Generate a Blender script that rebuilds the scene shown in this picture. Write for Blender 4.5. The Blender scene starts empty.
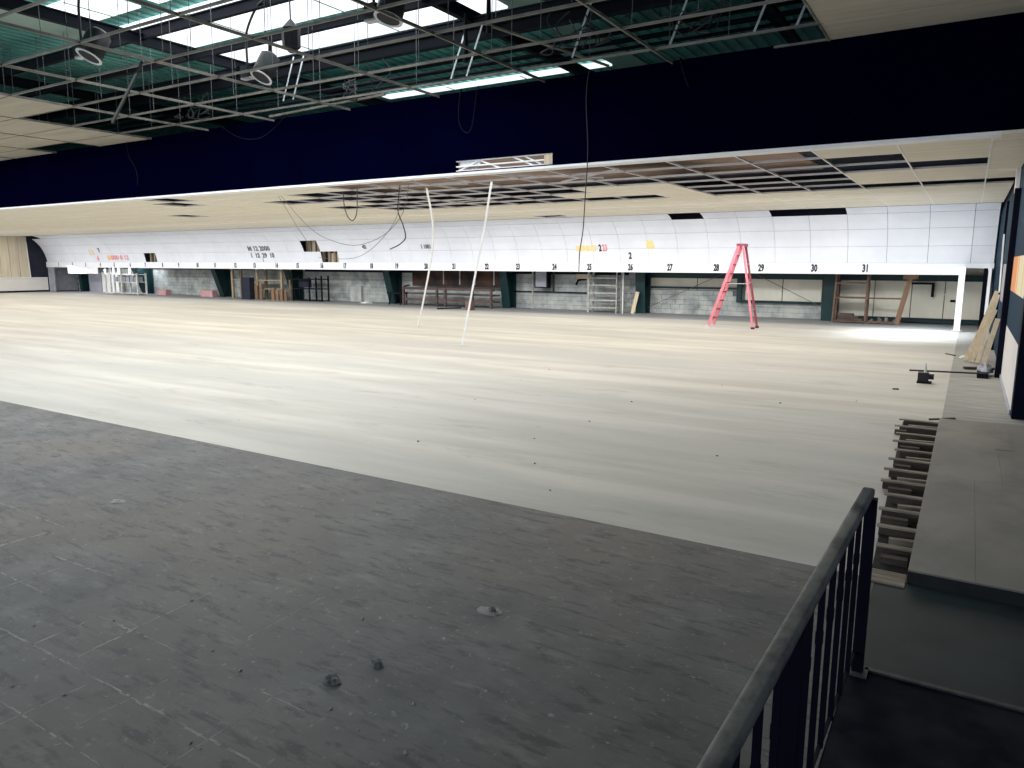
import bpy, math, random
from mathutils import Vector, Matrix
random.seed(7)
S = bpy.context.scene
COL = S.collection

# ------------------------------------------------------------------ camera
cam_data = bpy.data.cameras.new('camera'); cam = bpy.data.objects.new('camera', cam_data); COL.objects.link(cam)
FPX, PITCH, YAW, ROLL = 732.245, math.radians(9.3696), math.radians(31.7432), math.radians(-0.1104)
cam_data.sensor_fit = 'HORIZONTAL'; cam_data.sensor_width = 36.0; cam_data.lens = 36.0 * FPX / 1024.0
cam_data.clip_start = 0.05; cam_data.clip_end = 300
cam.matrix_world = (Matrix.Translation((0, 0, 2.1)) @ Matrix.Rotation(YAW, 4, 'Z')
                    @ Matrix.Rotation(math.pi / 2 - PITCH, 4, 'X') @ Matrix.Rotation(-ROLL, 4, 'Z'))
S.camera = cam

# ------------------------------------------------------------------ world, lamps, exposure
S.view_settings.view_transform = 'Standard'; S.view_settings.look = 'None'
S.view_settings.exposure = 0.10; S.view_settings.gamma = 1.0; S.view_settings.use_curve_mapping = False
world = bpy.data.worlds.new('world'); S.world = world; world.use_nodes = True
world.node_tree.nodes['Background'].inputs[0].default_value = (0.62, 0.72, 0.95, 1)
world.node_tree.nodes['Background'].inputs[1].default_value = 0.30
def area_lamp(name, loc, target, sx, sy, watts, color=(1, 1, 1), spread=180):
    d = bpy.data.lights.new(name, 'AREA'); d.shape = 'RECTANGLE'; d.size = sx; d.size_y = sy
    d.energy = watts; d.color = color; d.spread = math.radians(spread)
    o = bpy.data.objects.new(name, d); COL.objects.link(o); o.location = loc
    v = Vector(target) - Vector(loc)
    o.rotation_euler = v.to_track_quat('-Z', 'Y').to_euler()
    return o
# unseen lamp added behind the camera as daylight from the left rear
area_lamp('rear_fill_light', (-24, -9, 2.4), (-24, 4, 2.6), 36, 3.2, 1700, (0.86, 0.93, 1.0))
# broad unseen fill lamps added under the concourse and lane ceilings
area_lamp('concourse_fill', (-23, 6.2, 5.3), (-23, 6.2, 0), 34, 11, 2050, (0.97, 0.98, 1.0))
area_lamp('lane_fill', (-28, 19.4, 3.86), (-28, 19.4, 0), 56, 13, 3150, (1.0, 0.965, 0.90))
area_lamp('lane_fill_right', (-9, 19.4, 3.86), (-9, 19.4, 0), 18, 13, 1000, (1.0, 0.96, 0.88))
area_lamp('skylight_daylight', (-12, 10.6, 6.88), (-12, 10.6, 0), 8, 5, 260, (0.88, 0.95, 1.0))
# unseen strip lamp added to brighten the white panel wall
area_lamp('panel_wash_fill', (-28, 21.5, 3.80), (-28, 27.9, 0.2), 56, 0.5, 620, (0.86, 0.92, 1.0), 95)
# daylight falling in by the end posts on the right and the open pit on the left
area_lamp('right_end_lamp', (-0.9, 25.2, 3.6), (-1.4, 25.3, 0), 3.6, 0.7, 150, (0.82, 0.91, 1.0), 70)
area_lamp('left_pit_lamp', (-50, 28.6, 1.72), (-50.2, 29.4, 0.4), 8, 0.6, 120, (0.90, 0.95, 1.0))

# ------------------------------------------------------------------ materials
def mat(name, c1, c2=None, scale=3.0, stretch=(1, 1, 1), rough=0.7, detail=6.0, spec=0.3, metal=0.0,
        lo=0.35, hi=0.65, bump=0.0, c3=None, scale3=0.5, emit=None):
    m = bpy.data.materials.new(name); m.use_nodes = True
    nt = m.node_tree; N = nt.nodes; L = nt.links; b = N['Principled BSDF']
    b.inputs['Roughness'].default_value = rough; b.inputs['Specular IOR Level'].default_value = spec
    b.inputs['Metallic'].default_value = metal
    if c2 is None: c2 = tuple(x * 0.8 for x in c1)
    tc = N.new('ShaderNodeTexCoord'); mp = N.new('ShaderNodeMapping'); mp.inputs['Scale'].default_value = stretch
    geo = N.new('ShaderNodeNewGeometry')
    L.new(geo.outputs['Position'], mp.inputs['Vector'])
    nz = N.new('ShaderNodeTexNoise'); nz.inputs['Scale'].default_value = scale; nz.inputs['Detail'].default_value = detail
    nz.inputs['Roughness'].default_value = 0.62
    L.new(mp.outputs['Vector'], nz.inputs['Vector'])
    rp = N.new('ShaderNodeValToRGB'); rp.color_ramp.elements[0].position = lo; rp.color_ramp.elements[1].position = hi
    rp.color_ramp.elements[0].color = (*c2, 1); rp.color_ramp.elements[1].color = (*c1, 1)
    L.new(nz.outputs['Fac'], rp.inputs['Fac'])
    out = rp.outputs['Color']
    if c3 is not None:
        n3 = N.new('ShaderNodeTexNoise'); n3.inputs['Scale'].default_value = scale3; n3.inputs['Detail'].default_value = 5
        L.new(mp.outputs['Vector'], n3.inputs['Vector'])
        r3 = N.new('ShaderNodeValToRGB'); r3.color_ramp.elements[0].position = 0.42; r3.color_ramp.elements[1].position = 0.68
        L.new(n3.outputs['Fac'], r3.inputs['Fac'])
        mx = N.new('ShaderNodeMix'); mx.data_type = 'RGBA'
        L.new(r3.outputs['Color'], mx.inputs['Factor']); L.new(out, mx.inputs['A']); mx.inputs['B'].default_value = (*c3, 1)
        out = mx.outputs['Result']
    L.new(out, b.inputs['Base Color'])
    if bump:
        bp = N.new('ShaderNodeBump'); bp.inputs['Strength'].default_value = bump; bp.inputs['Distance'].default_value = 0.02
        L.new(nz.outputs['Fac'], bp.inputs['Height']); L.new(bp.outputs['Normal'], b.inputs['Normal'])
    if emit:
        b.inputs['Emission Color'].default_value = (*emit[0], 1); b.inputs['Emission Strength'].default_value = emit[1]
    return m

def grey_floor_mat():
    m = mat('concourse_concrete', (0.118, 0.118, 0.114), (0.062, 0.064, 0.066), 1.6, rough=0.62, spec=0.35, bump=0.15,
            lo=0.38, hi=0.64, c3=(0.115, 0.100, 0.084), scale3=0.5)
    nt = m.node_tree; N = nt.nodes; L = nt.links; b = N['Principled BSDF']
    base = b.inputs['Base Color'].links[0].from_socket
    geo = N.new('ShaderNodeNewGeometry')
    def layer(base, rot, stretch, scale, lo, hi, col, amount):
        mp = N.new('ShaderNodeMapping'); mp.inputs['Rotation'].default_value = (0, 0, rot); mp.inputs['Scale'].default_value = stretch
        L.new(geo.outputs['Position'], mp.inputs['Vector'])
        nz = N.new('ShaderNodeTexNoise'); nz.inputs['Scale'].default_value = scale; nz.inputs['Detail'].default_value = 8
        nz.inputs['Roughness'].default_value = 0.7
        L.new(mp.outputs['Vector'], nz.inputs['Vector'])
        r = N.new('ShaderNodeMapRange'); r.inputs['From Min'].default_value = lo; r.inputs['From Max'].default_value = hi
        r.inputs['To Max'].default_value = amount
        L.new(nz.outputs['Fac'], r.inputs['Value'])
        mx = N.new('ShaderNodeMix'); mx.data_type = 'RGBA'; mx.inputs['B'].default_value = (*col, 1)
        L.new(r.outputs['Result'], mx.inputs['Factor']); L.new(base, mx.inputs['A'])
        return mx.outputs['Result']
    base = layer(base, 0.35, (1, 2.6, 1), 3.4, 0.54, 0.62, (0.030, 0.031, 0.034), 0.75)     # dark scuffs
    base = layer(base, 1.25, (1, 7, 1), 2.2, 0.55, 0.63, (0.030, 0.032, 0.037), 0.75)        # drag marks
    base = layer(base, -0.6, (1, 3, 1), 1.8, 0.55, 0.72, (0.20, 0.196, 0.18), 0.55)         # dusty streaks
    base = layer(base, 0.0, (1, 1, 1), 19, 0.60, 0.68, (0.27, 0.265, 0.25), 0.7)          # plaster specks
    L.new(base, b.inputs['Base Color'])
    return m

M = {}
M['grey_floor'] = grey_floor_mat()
M['lane_floor'] = mat('lane_slab', (0.50, 0.475, 0.42), (0.355, 0.335, 0.295), 1.0, (0.20, 1.5, 1), rough=0.55, spec=0.35, lo=0.36, hi=0.64,
                      c3=(0.355, 0.35, 0.325), scale3=0.30)
def stains(m, rot, stretch, scale, lo, hi, col, amount):
    nt = m.node_tree; N = nt.nodes; L = nt.links; b = N['Principled BSDF']; base = b.inputs['Base Color'].links[0].from_socket
    g = N.new('ShaderNodeNewGeometry'); mp = N.new('ShaderNodeMapping'); mp.inputs['Rotation'].default_value = (0, 0, rot); mp.inputs['Scale'].default_value = stretch
    nz = N.new('ShaderNodeTexNoise'); nz.inputs['Scale'].default_value = scale; nz.inputs['Detail'].default_value = 9; nz.inputs['Roughness'].default_value = 0.7
    r = N.new('ShaderNodeMapRange'); r.inputs['From Min'].default_value = lo; r.inputs['From Max'].default_value = hi; r.inputs['To Max'].default_value = amount
    mx = N.new('ShaderNodeMix'); mx.data_type = 'RGBA'; mx.inputs['B'].default_value = (*col, 1)
    L.new(g.outputs['Position'], mp.inputs['Vector']); L.new(mp.outputs['Vector'], nz.inputs['Vector']); L.new(nz.outputs['Fac'], r.inputs['Value'])
    L.new(r.outputs['Result'], mx.inputs['Factor']); L.new(base, mx.inputs['A']); L.new(mx.outputs['Result'], b.inputs['Base Color'])
stains(M['lane_floor'], 0.05, (0.5, 1.6, 1), 1.1, 0.57, 0.72, (0.25, 0.235, 0.205), 0.7)
stains(M['lane_floor'], 0.4, (1, 2.2, 1), 4.0, 0.62, 0.74, (0.19, 0.175, 0.155), 0.6)
M['pit_floor'] = mat('pit_concrete_shaded', (0.30, 0.31, 0.32), (0.22, 0.23, 0.24), 1.2, (0.3, 1.5, 1), rough=0.6)  # grey concrete, with the shade under the panel wall painted into its tone
M['strip_floor'] = mat('grey_boards', (0.33, 0.325, 0.30), (0.20, 0.20, 0.19), 2.2, (0.7, 5, 1), rough=0.75)
M['dark_floor'] = mat('dark_worn_floor', (0.026, 0.036, 0.038), (0.013, 0.019, 0.022), 1.8, rough=0.65, spec=0.25, bump=0.1, c3=(0.034, 0.038, 0.036), scale3=0.8, lo=.4, hi=.6)
M['near_floor'] = mat('black_worn_shaded_floor', (0.0045, 0.006, 0.013), (0.0015, 0.002, 0.008), 6, rough=0.85, spec=0.08, bump=0.1, c3=(0.017, 0.018, 0.022), scale3=3.0)  # dark worn floor, shade of the near right corner put into the colour
M['nosing'] = mat('nosing_metal', (0.075, 0.078, 0.072), (0.03, 0.032, 0.032), 9, rough=0.6)
M['residue'] = mat('tile_residue', (0.34, 0.335, 0.31), (0.20, 0.198, 0.185), 9, rough=0.9, lo=.40, hi=.6)
M['platform_top'] = mat('dusty_hardboard', (0.25, 0.228, 0.198), (0.165, 0.152, 0.133), 1.6, (1, 0.6, 1), rough=0.65, c3=(0.19, 0.177, 0.158), scale3=0.9, lo=.4, hi=.6)
M['platform_edge'] = mat('black_edge_board', (0.022, 0.024, 0.028), (0.012, 0.013, 0.016), 5)
M['joist_wood'] = mat('weathered_joist', (0.36, 0.305, 0.24), (0.15, 0.12, 0.09), 7, (0.4, 3, 3), rough=0.85)
M['joist_dark'] = mat('weathered_joist_dark', (0.10, 0.080, 0.062), (0.035, 0.029, 0.025), 7, (0.4, 3, 3), rough=0.85)  # darker copy of the joist wood, shading of the joist faces painted in
M['fascia'] = mat('navy_black_paint', (0.0005, 0.0007, 0.0085), (0.0004, 0.0005, 0.0068), 0.6, rough=1.0, spec=0.0)
M['white_paint'] = mat('white_metal_paint', (0.88, 0.89, 0.91), (0.80, 0.81, 0.83), 2.0, rough=0.5)
M['tile'] = mat('cream_tile', (0.82, 0.775, 0.67), (0.74, 0.695, 0.59), 1.2, (0.5, 7, 1), rough=0.9, spec=0.1)
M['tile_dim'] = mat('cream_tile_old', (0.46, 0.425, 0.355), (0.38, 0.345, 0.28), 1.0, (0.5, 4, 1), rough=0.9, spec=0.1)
M['tee'] = mat('white_tee_metal', (0.90, 0.90, 0.91), (0.82, 0.82, 0.83), 3, rough=0.45)
M['tee_old'] = mat('dull_tee_metal', (0.24, 0.225, 0.195), (0.13, 0.12, 0.105), 2.5, rough=0.5, metal=0.2)
M['panel'] = mat('white_wall_panel', (0.76, 0.785, 0.86), (0.70, 0.725, 0.80), 0.8, rough=0.55)
M['strip_white'] = mat('white_number_strip', (0.82, 0.845, 0.90), (0.78, 0.80, 0.86), 1.0, rough=0.5)
M['ink'] = mat('black_ink', (0.010, 0.010, 0.012), (0.02, 0.02, 0.022), 8)
M['ink_grey'] = mat('faded_ink', (0.20, 0.20, 0.23), (0.10, 0.10, 0.12), 8)
M['ink_red'] = mat('red_ink', (0.75, 0.22, 0.25), (0.80, 0.32, 0.35), 8)
M['ink_orange'] = mat('orange_ink', (0.85, 0.55, 0.25), (0.85, 0.62, 0.38), 8)
M['ink_yellow'] = mat('yellow_ink', (0.86, 0.66, 0.22), (0.86, 0.72, 0.38), 8)
M['deck_wood'] = mat('brown_deck_board', (0.38, 0.275, 0.225), (0.24, 0.175, 0.145), 3, (0.3, 4, 1), rough=0.9)
M['deck_dark'] = mat('navy_black_underside', (0.020, 0.023, 0.040), (0.012, 0.014, 0.026), 2, rough=0.9)
M['roof_green'] = mat('green_roof_deck', (0.20, 0.48, 0.43), (0.12, 0.32, 0.295), 1.2, rough=0.6)
M['roof_pale'] = mat('pale_green_shaft', (0.42, 0.54, 0.48), (0.30, 0.42, 0.37), 1.2, rough=0.7)
M['steel_dark'] = mat('dark_steel', (0.005, 0.007, 0.012), (0.003, 0.004, 0.008), 3, rough=0.7, spec=0.15)
M['steel_green'] = mat('green_steel', (0.006, 0.034, 0.036), (0.004, 0.021, 0.026), 2, rough=0.5)
M['skylight'] = mat('skylight_pane', (0.85, 0.88, 0.90), (0.80, 0.83, 0.87), 0.7, rough=0.4, emit=((0.90, 0.95, 1.0), 1.15))
M['can'] = mat('downlight_can', (0.030, 0.032, 0.032), (0.014, 0.016, 0.018), 6, (1, 1, 0.3), rough=0.5, metal=0.4)
M['can_ring'] = mat('downlight_ring', (0.62, 0.64, 0.66), (0.5, 0.5, 0.52), 5, rough=0.4)
M['cable'] = mat('black_cable', (0.022, 0.022, 0.026), (0.012, 0.012, 0.015), 8, rough=0.5)
M['wire'] = mat('thin_grey_wire', (0.16, 0.16, 0.16), (0.10, 0.10, 0.10), 8, rough=0.5)
M['strap'] = mat('galvanised_strap', (0.62, 0.65, 0.66), (0.45, 0.48, 0.50), 8, rough=0.4, metal=0.3)
M['block'] = mat('grey_block', (0.42, 0.45, 0.44), (0.23, 0.255, 0.26), 1.3, rough=0.9, c3=(0.52, 0.53, 0.50), scale3=2.0)
M['mortar'] = mat('mortar', (0.20, 0.21, 0.21), (0.13, 0.14, 0.14), 5, rough=0.95)
M['cream_sheet'] = mat('cream_wall_sheet', (0.80, 0.77, 0.66), (0.68, 0.655, 0.56), 1.2, (1, 1, 0.5), rough=0.85)
M['cream_corr'] = mat('cream_ribbed_wall', (0.60, 0.54, 0.42), (0.50, 0.44, 0.34), 2, (1, 3, 0.3), rough=0.9)
M['white_wall'] = mat('white_dado', (0.70, 0.68, 0.65), (0.64, 0.62, 0.60), 0.8, rough=0.8)
M['navy'] = mat('navy_wall_paint', (0.005, 0.030, 0.060), (0.003, 0.020, 0.043), 2, (1, 6, 0.4), rough=0.8, spec=0.12)
M['black_post'] = mat('black_post', (0.003, 0.004, 0.014), (0.002, 0.003, 0.010), 3, rough=0.8, spec=0.1)
M['white_board'] = mat('white_lower_board', (0.62, 0.60, 0.585), (0.55, 0.53, 0.52), 1, rough=0.7)
M['mural_orange'] = mat('mural_orange', (0.70, 0.24, 0.075), (0.60, 0.32, 0.16), 4, (1, 5, 0.5))
M['mural_cream'] = mat('mural_cream', (0.75, 0.62, 0.36), (0.70, 0.50, 0.22), 4, (1, 5, 0.5))
M['mural_pale'] = mat('mural_pale', (0.74, 0.72, 0.60), (0.66, 0.62, 0.48), 4, (1, 5, 0.5))
M['lavender'] = mat('pale_grey_board', (0.36, 0.37, 0.42), (0.28, 0.29, 0.33), 3)
M['rust'] = mat('rusty_steel', (0.17, 0.105, 0.078), (0.10, 0.066, 0.052), 5, rough=0.8)
M['rust_orange'] = mat('orange_brown_wood', (0.28, 0.165, 0.10), (0.16, 0.10, 0.068), 4, (1, 1, 0.3), rough=0.8)
M['tan_wood'] = mat('tan_timber', (0.36, 0.29, 0.20), (0.24, 0.19, 0.13), 4, (3, 3, 0.3), rough=0.8)
M['cream_wood'] = mat('cream_offcut', (0.64, 0.54, 0.40), (0.50, 0.42, 0.30), 5, (4, 4, 0.4), rough=0.8)
M['brown_stuff'] = mat('brown_rusty_sheet', (0.085, 0.042, 0.030), (0.022, 0.018, 0.020), 1.6, rough=0.9, lo=.42, hi=.62)
M['brown_board'] = mat('brown_bench_wood', (0.12, 0.082, 0.075), (0.055, 0.040, 0.040), 3, (0.4, 2, 2), rough=0.8)
M['rack_white'] = mat('white_rack_paint', (0.70, 0.70, 0.68), (0.52, 0.52, 0.50), 6, rough=0.5)
M['rack_grey'] = mat('grey_rack_steel', (0.46, 0.45, 0.43), (0.30, 0.29, 0.28), 6, rough=0.5)
M['ladder_red'] = mat('faded_red_fibreglass', (0.72, 0.23, 0.27), (0.60, 0.16, 0.20), 4, rough=0.5)
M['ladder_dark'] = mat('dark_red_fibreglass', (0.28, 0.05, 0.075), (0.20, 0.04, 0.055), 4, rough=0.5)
M['alu'] = mat('aluminium', (0.55, 0.55, 0.56), (0.42, 0.42, 0.43), 8, rough=0.4, metal=0.5)
M['rail_paint'] = mat('worn_grey_handrail', (0.155, 0.153, 0.138), (0.06, 0.063, 0.06), 7, (1.5, 0.8, 1), rough=0.6, spec=0.25, lo=0.38, hi=0.56)
M['rail_black'] = mat('black_iron', (0.0025, 0.003, 0.012), (0.0015, 0.002, 0.008), 6, rough=0.7, spec=0.12)
M['rubble'] = mat('grey_rubble', (0.25, 0.25, 0.235), (0.07, 0.075, 0.08), 14, rough=0.95, bump=0.3)
M['chip'] = mat('pale_chip', (0.34, 0.33, 0.30), (0.22, 0.215, 0.20), 20, rough=0.9)
M['rag'] = mat('white_rag', (0.66, 0.65, 0.62), (0.5, 0.5, 0.48), 12, rough=0.9)
M['pink_box'] = mat('faded_red_board', (0.52, 0.22, 0.24), (0.50, 0.36, 0.37), 3)

M['joist_shade'] = mat('dark_joist_shade', (0.030, 0.026, 0.022), (0.010, 0.009, 0.010), 9, rough=0.95)  # dark tone painted in as the shade between the joists

# ------------------------------------------------------------------ mesh helpers
class MB:
    def __init__(s): s.v = []; s.f = []
    def hexa(s, pts):
        n = len(s.v); s.v += [tuple(p) for p in pts]
        for q in ((0, 3, 2, 1), (4, 5, 6, 7), (0, 1, 5, 4), (1, 2, 6, 5), (2, 3, 7, 6), (3, 0, 4, 7)):
            s.f.append(tuple(n + i for i in q))
        return s
    def box(s, x0, x1, y0, y1, z0, z1):
        return s.hexa([(x0, y0, z0), (x1, y0, z0), (x1, y1, z0), (x0, y1, z0), (x0, y0, z1), (x1, y0, z1), (x1, y1, z1), (x0, y1, z1)])
    def bar(s, p, q, w, h, up=(0, 0, 1)):
        p = Vector(p); q = Vector(q); d = (q - p).normalized(); u = Vector(up)
        r = d.cross(u)
        if r.length < 1e-4: u = Vector((1, 0, 0)); r = d.cross(u)
        r.normalize(); u = r.cross(d).normalized(); r *= w / 2; u *= h / 2
        return s.hexa([p - r - u, p + r - u, p + r + u, p - r + u, q - r - u, q + r - u, q + r + u, q - r + u])
    def tube(s, pts, r, n=6, cap=True, radii=None):
        pts = [Vector(p) for p in pts]; base = len(s.v); prev = None
        for i, p in enumerate(pts):
            d = (pts[min(i + 1, len(pts) - 1)] - pts[max(i - 1, 0)]).normalized()
            if prev is None:
                a = d.cross(Vector((0, 0, 1)))
                if a.length < 1e-3: a = d.cross(Vector((1, 0, 0)))
            else: a = prev - d * prev.dot(d)
            a.normalize(); prev = a; b = d.cross(a); rr = radii[i] if radii else r
            for k in range(n):
                t = 2 * math.pi * k / n
                s.v.append(tuple(p + a * (rr * math.cos(t)) + b * (rr * math.sin(t))))
        for i in range(len(pts) - 1):
            for k in range(n):
                s.f.append((base + i * n + k, base + i * n + (k + 1) % n, base + (i + 1) * n + (k + 1) % n, base + (i + 1) * n + k))
        if cap:
            s.f.append(tuple(base + k for k in range(n))[::-1]); s.f.append(tuple(base + (len(pts) - 1) * n + k for k in range(n)))
        return s
    def ring(s, c, axis, r0, r1, h, n=20):
        axis = Vector(axis).normalized(); a = axis.cross(Vector((0.3, 1, 0.2))).normalized(); b = axis.cross(a); c = Vector(c); base = len(s.v)
        for (r, z) in ((r0, 0), (r1, 0), (r1, h), (r0, h)):
            for k in range(n):
                t = 2 * math.pi * k / n; s.v.append(tuple(c + axis * z + a * (r * math.cos(t)) + b * (r * math.sin(t))))
        for j in range(4):
            for k in range(n):
                s.f.append((base + j * n + k, base + j * n + (k + 1) % n, base + ((j + 1) % 4) * n + (k + 1) % n, base + ((j + 1) % 4) * n + k))
        return s
    def rock(s, c, sx, sy, sz, seed):
        rnd = random.Random(seed); base = len(s.v); n = 9; rows = 4
        for j in range(rows):
            ph = (j / (rows - 1)) * 0.5 * math.pi
            for k in range(n):
                t = 2 * math.pi * k / n; q = 0.75 + 0.5 * rnd.random()
                s.v.append((c[0] + sx * math.cos(t) * (0.25 + 0.75 * math.cos(ph)) * q, c[1] + sy * math.sin(t) * (0.25 + 0.75 * math.cos(ph)) * q, c[2] + sz * math.sin(ph) * (0.7 + 0.5 * rnd.random())))
        for j in range(rows - 1):
            for k in range(n):
                s.f.append((base + j * n + k, base + j * n + (k + 1) % n, base + (j + 1) * n + (k + 1) % n, base + (j + 1) * n + k))
        s.f.append(tuple(base + (rows - 1) * n + k for k in range(n))); s.f.append(tuple(base + k for k in range(n))[::-1])
        return s

WLOC = {}
def link(o, parent=None):
    COL.objects.link(o)
    if parent is not None: o.parent = parent
    return o
def obj(name, mb, m, parent=None, smooth=False):
    off = WLOC.get(parent.name, (0, 0, 0)) if parent is not None else (0, 0, 0)
    me = bpy.data.meshes.new(name)
    me.from_pydata([(x - off[0], y - off[1], z - off[2]) for x, y, z in mb.v], [], mb.f); me.update()
    if smooth:
        for p in me.polygons: p.use_smooth = len(p.vertices) == 4
    me.materials.append(M[m])
    o = bpy.data.objects.new(name, me); link(o, parent); WLOC[o.name] = off
    return o
def inst(name, me, loc, parent=None):
    off = WLOC.get(parent.name, (0, 0, 0)) if parent is not None else (0, 0, 0)
    o = bpy.data.objects.new(name, me); link(o, parent); o.location = tuple(loc[i] - off[i] for i in range(3))
    WLOC[o.name] = tuple(loc)
    return o
def mesh(name, mb, m):
    me = bpy.data.meshes.new(name); me.from_pydata(mb.v, [], mb.f); me.update(); me.materials.append(M[m]); return me
def tag(o, label, cat, group=None):
    o['label'] = label; o['category'] = cat
    if group: o['group'] = group
    return o
def struct(o, label, cat='structure'):
    o['kind'] = 'structure'; o['label'] = label; o['category'] = cat; return o
def thing(name, loc, label, cat, group=None):
    o = bpy.data.objects.new(name, None); COL.objects.link(o); o.location = loc; WLOC[o.name] = tuple(loc)
    o.empty_display_size = 0.1
    return tag(o, label, cat, group)
def text_mesh(s, h, m, bold=0.012, xs=0.72):
    c = bpy.data.curves.new('text', 'FONT'); c.body = s; c.size = h * 1.38; c.extrude = 0.004; c.offset = bold
    c.align_x = 'CENTER'; c.resolution_u = 2
    t = bpy.data.objects.new('text', c); COL.objects.link(t)
    bpy.context.view_layer.update()
    me = bpy.data.meshes.new_from_object(t.evaluated_get(bpy.context.evaluated_depsgraph_get()))
    bpy.data.objects.remove(t); bpy.data.curves.remove(c)
    me.transform(Matrix.Rotation(math.pi / 2, 4, 'X') @ Matrix.Diagonal((xs, 1, 1, 1)))
    me.materials.clear(); me.materials.append(M[m]); return me

# =================================================================== FLOORS
fl = struct(obj('floor', MB().box(-57.3, -0.365, -3, 5.26, -0.12, 0.004), 'grey_floor'), 'dark grey scuffed concrete concourse floor in the foreground', 'floor')
fl2 = struct(obj('floor', MB().box(-57.3, -0.16, 5.26, 27.2, -0.12, 0.0), 'lane_floor'), 'pale cream bare floor where the bowling lanes were taken out', 'floor')
fl3 = struct(obj('floor', MB().box(-57.3, 0.9, 27.2, 30.3, -0.12, 0.0), 'pit_floor'), 'grey concrete pit floor with shade painted in below the white panel wall', 'floor')
fl4 = struct(obj('floor', MB().box(-0.16, 0.9, 5.26, 27.2, -0.12, -0.001), 'strip_floor'), 'grey boarded floor strip along the right wall', 'floor')
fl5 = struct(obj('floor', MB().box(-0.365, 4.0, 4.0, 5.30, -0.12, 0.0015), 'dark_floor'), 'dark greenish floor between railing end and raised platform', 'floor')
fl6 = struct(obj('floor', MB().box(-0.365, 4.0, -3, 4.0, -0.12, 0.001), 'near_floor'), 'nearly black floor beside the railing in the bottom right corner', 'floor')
ledge = struct(obj('trim_1', MB().bar((-0.29, 3.99, 0.006), (4.0, 3.99, 0.006), 0.03, 0.012), 'nosing'), 'thin grey metal strip across the dark floor at the railing end', 'trim')
# residue lines of the old floor tiles
rres = random.Random(17)
def res(x0, y0, x1, y1, w=0.022):
    a = Vector((x0, y0, 0)); b = Vector((x1, y1, 0)); L = (b - a).length; d = (b - a) / L; q = Vector((-d.y, d.x, 0)); mb = MB(); t = 0.0
    while t < L:
        l = rres.uniform(.02, .11); e = min(L, t + l); ww = w * rres.uniform(.35, 1.0); o = q * rres.uniform(-.3, .3) * w
        p0 = a + d * t + o + Vector((0, 0, .0041)); p1 = a + d * e + o + q * rres.uniform(-.15, .15) * w + Vector((0, 0, .0041))
        mb.bar(p0, p1, ww, .0005); t = e + rres.choice((0, 0, .005, .02, .06)) * rres.random()
    obj('residue_line', mb, 'residue', fl)
for a in [(-5.0, 1.46, -2.95, 1.46, .012), (-5.4, 1.81, -2.30, 1.81, .016), (-4.25, 1.81, -4.27, 2.19, .018), (-4.27, 2.19, -3.94, 2.19, .028), (-3.93, 2.2, -3.90, 1.81, .024),
          (-6.0, 2.35, -6.0, 2.75, .028), (-2.80, 2.18, -2.50, 2.18, .010), (-5.45, 2.53, -4.77, 2.55, .012), (-3.94, 2.2, -3.98, 2.75, .012), (-3.38, 1.2, -3.22, 1.46, .010),
          (-3.3, 1.46, -3.3, 2.0, .008), (-2.7, 1.5, -2.72, 2.3, .008), (-3.9, 2.2, -3.3, 2.19, .008), (-6.6, 2.2, -4.9, 2.18, .012), (-5.2, 1.9, -5.2, 2.5, .010), (-7.4, 2.9, -6.0, 2.88, .010),
          (-3.3, 2.5, -3.32, 3.1, .012), (-4.5, 1.1, -4.5, 1.8, .008), (-3.62, 1.1, -3.6, 1.75, .008)]:
    res(*a)

# =================================================================== LANE CEILING (behind the bulkhead)
GX = lambda i: 0.10 - 1.22 * i
GY = lambda j: 12.71 + 1.22 * j
OPEN = set()
def op(j, cols):
    for i in cols: OPEN.add((i, j))
op(0, list(range(2, 11)) + [16]); op(1, list(range(1, 13)) + [17]); op(2, [0] + list(range(1, 15))); op(3, [2, 3, 4] + list(range(7, 13)))
op(4, [2, 3, 4] + list(range(8, 15)) + [21]); op(5, [-1, 0, 1, 2, 3, 4] + list(range(6, 14))); op(10, [11])
ceil = struct(obj('ceiling', MB().box(-57.3, 3.2, 12.62, 30.3, 4.62, 4.72), 'deck_dark'), 'cream tiled ceiling over the lanes with open white grid', 'ceiling')
for k in range(28):
    y = 12.75 + 0.31 * k
    obj('deck_board', MB().box(-19.5, -3.56, y, y + 0.29, 4.58, 4.62), 'deck_wood', ceil)
tile_me = mesh('ceiling_tile', MB().box(-1.205, -0.015, 0.008, 0.602, 0, 0.018), 'tile')
rest = MB(); cells = []
for j in range(0, 11):
    for i in range(-1, 47):
        if (i, j) in OPEN: continue
        for h in (0, 0.61): cells.append((math.hypot(GX(i + .5), GY(j) + h), i, j, h))
cells.sort()
for n, (_, i, j, h) in enumerate(cells):
    x0 = GX(i); y0 = GY(j) + h
    if i == -1: mbx = (GX(0) + 0.012, 0.64)
    if n < 260 and i >= 0: inst('ceiling_tile', tile_me, (x0, y0, 3.8885), ceil)
    elif i == -1: obj('ceiling_tile', MB().box(GX(0) + 0.015, 0.64 if y0 > 12 else 3.0, y0 + 0.008, y0 + 0.602, 3.8885, 3.906), 'tile', ceil)
    else: rest.box(x0 - 1.205, x0 - 0.015, y0 + 0.008, y0 + 0.602, 3.8885, 3.906)
rest_o = obj('ceiling_tiles_far', rest, 'tile', ceil); rest_o['kind'] = 'stuff'
rest_o.name = 'ceiling_tile_field'
for i in range(0, 47):
    x = GX(i)
    obj('tee_bar', MB().box(x - .014, x + .014, 12.7, 26.2, 3.884, 3.888).box(x - .003, x + .003, 12.7, 26.2, 3.888, 3.92), 'tee', ceil)
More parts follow.
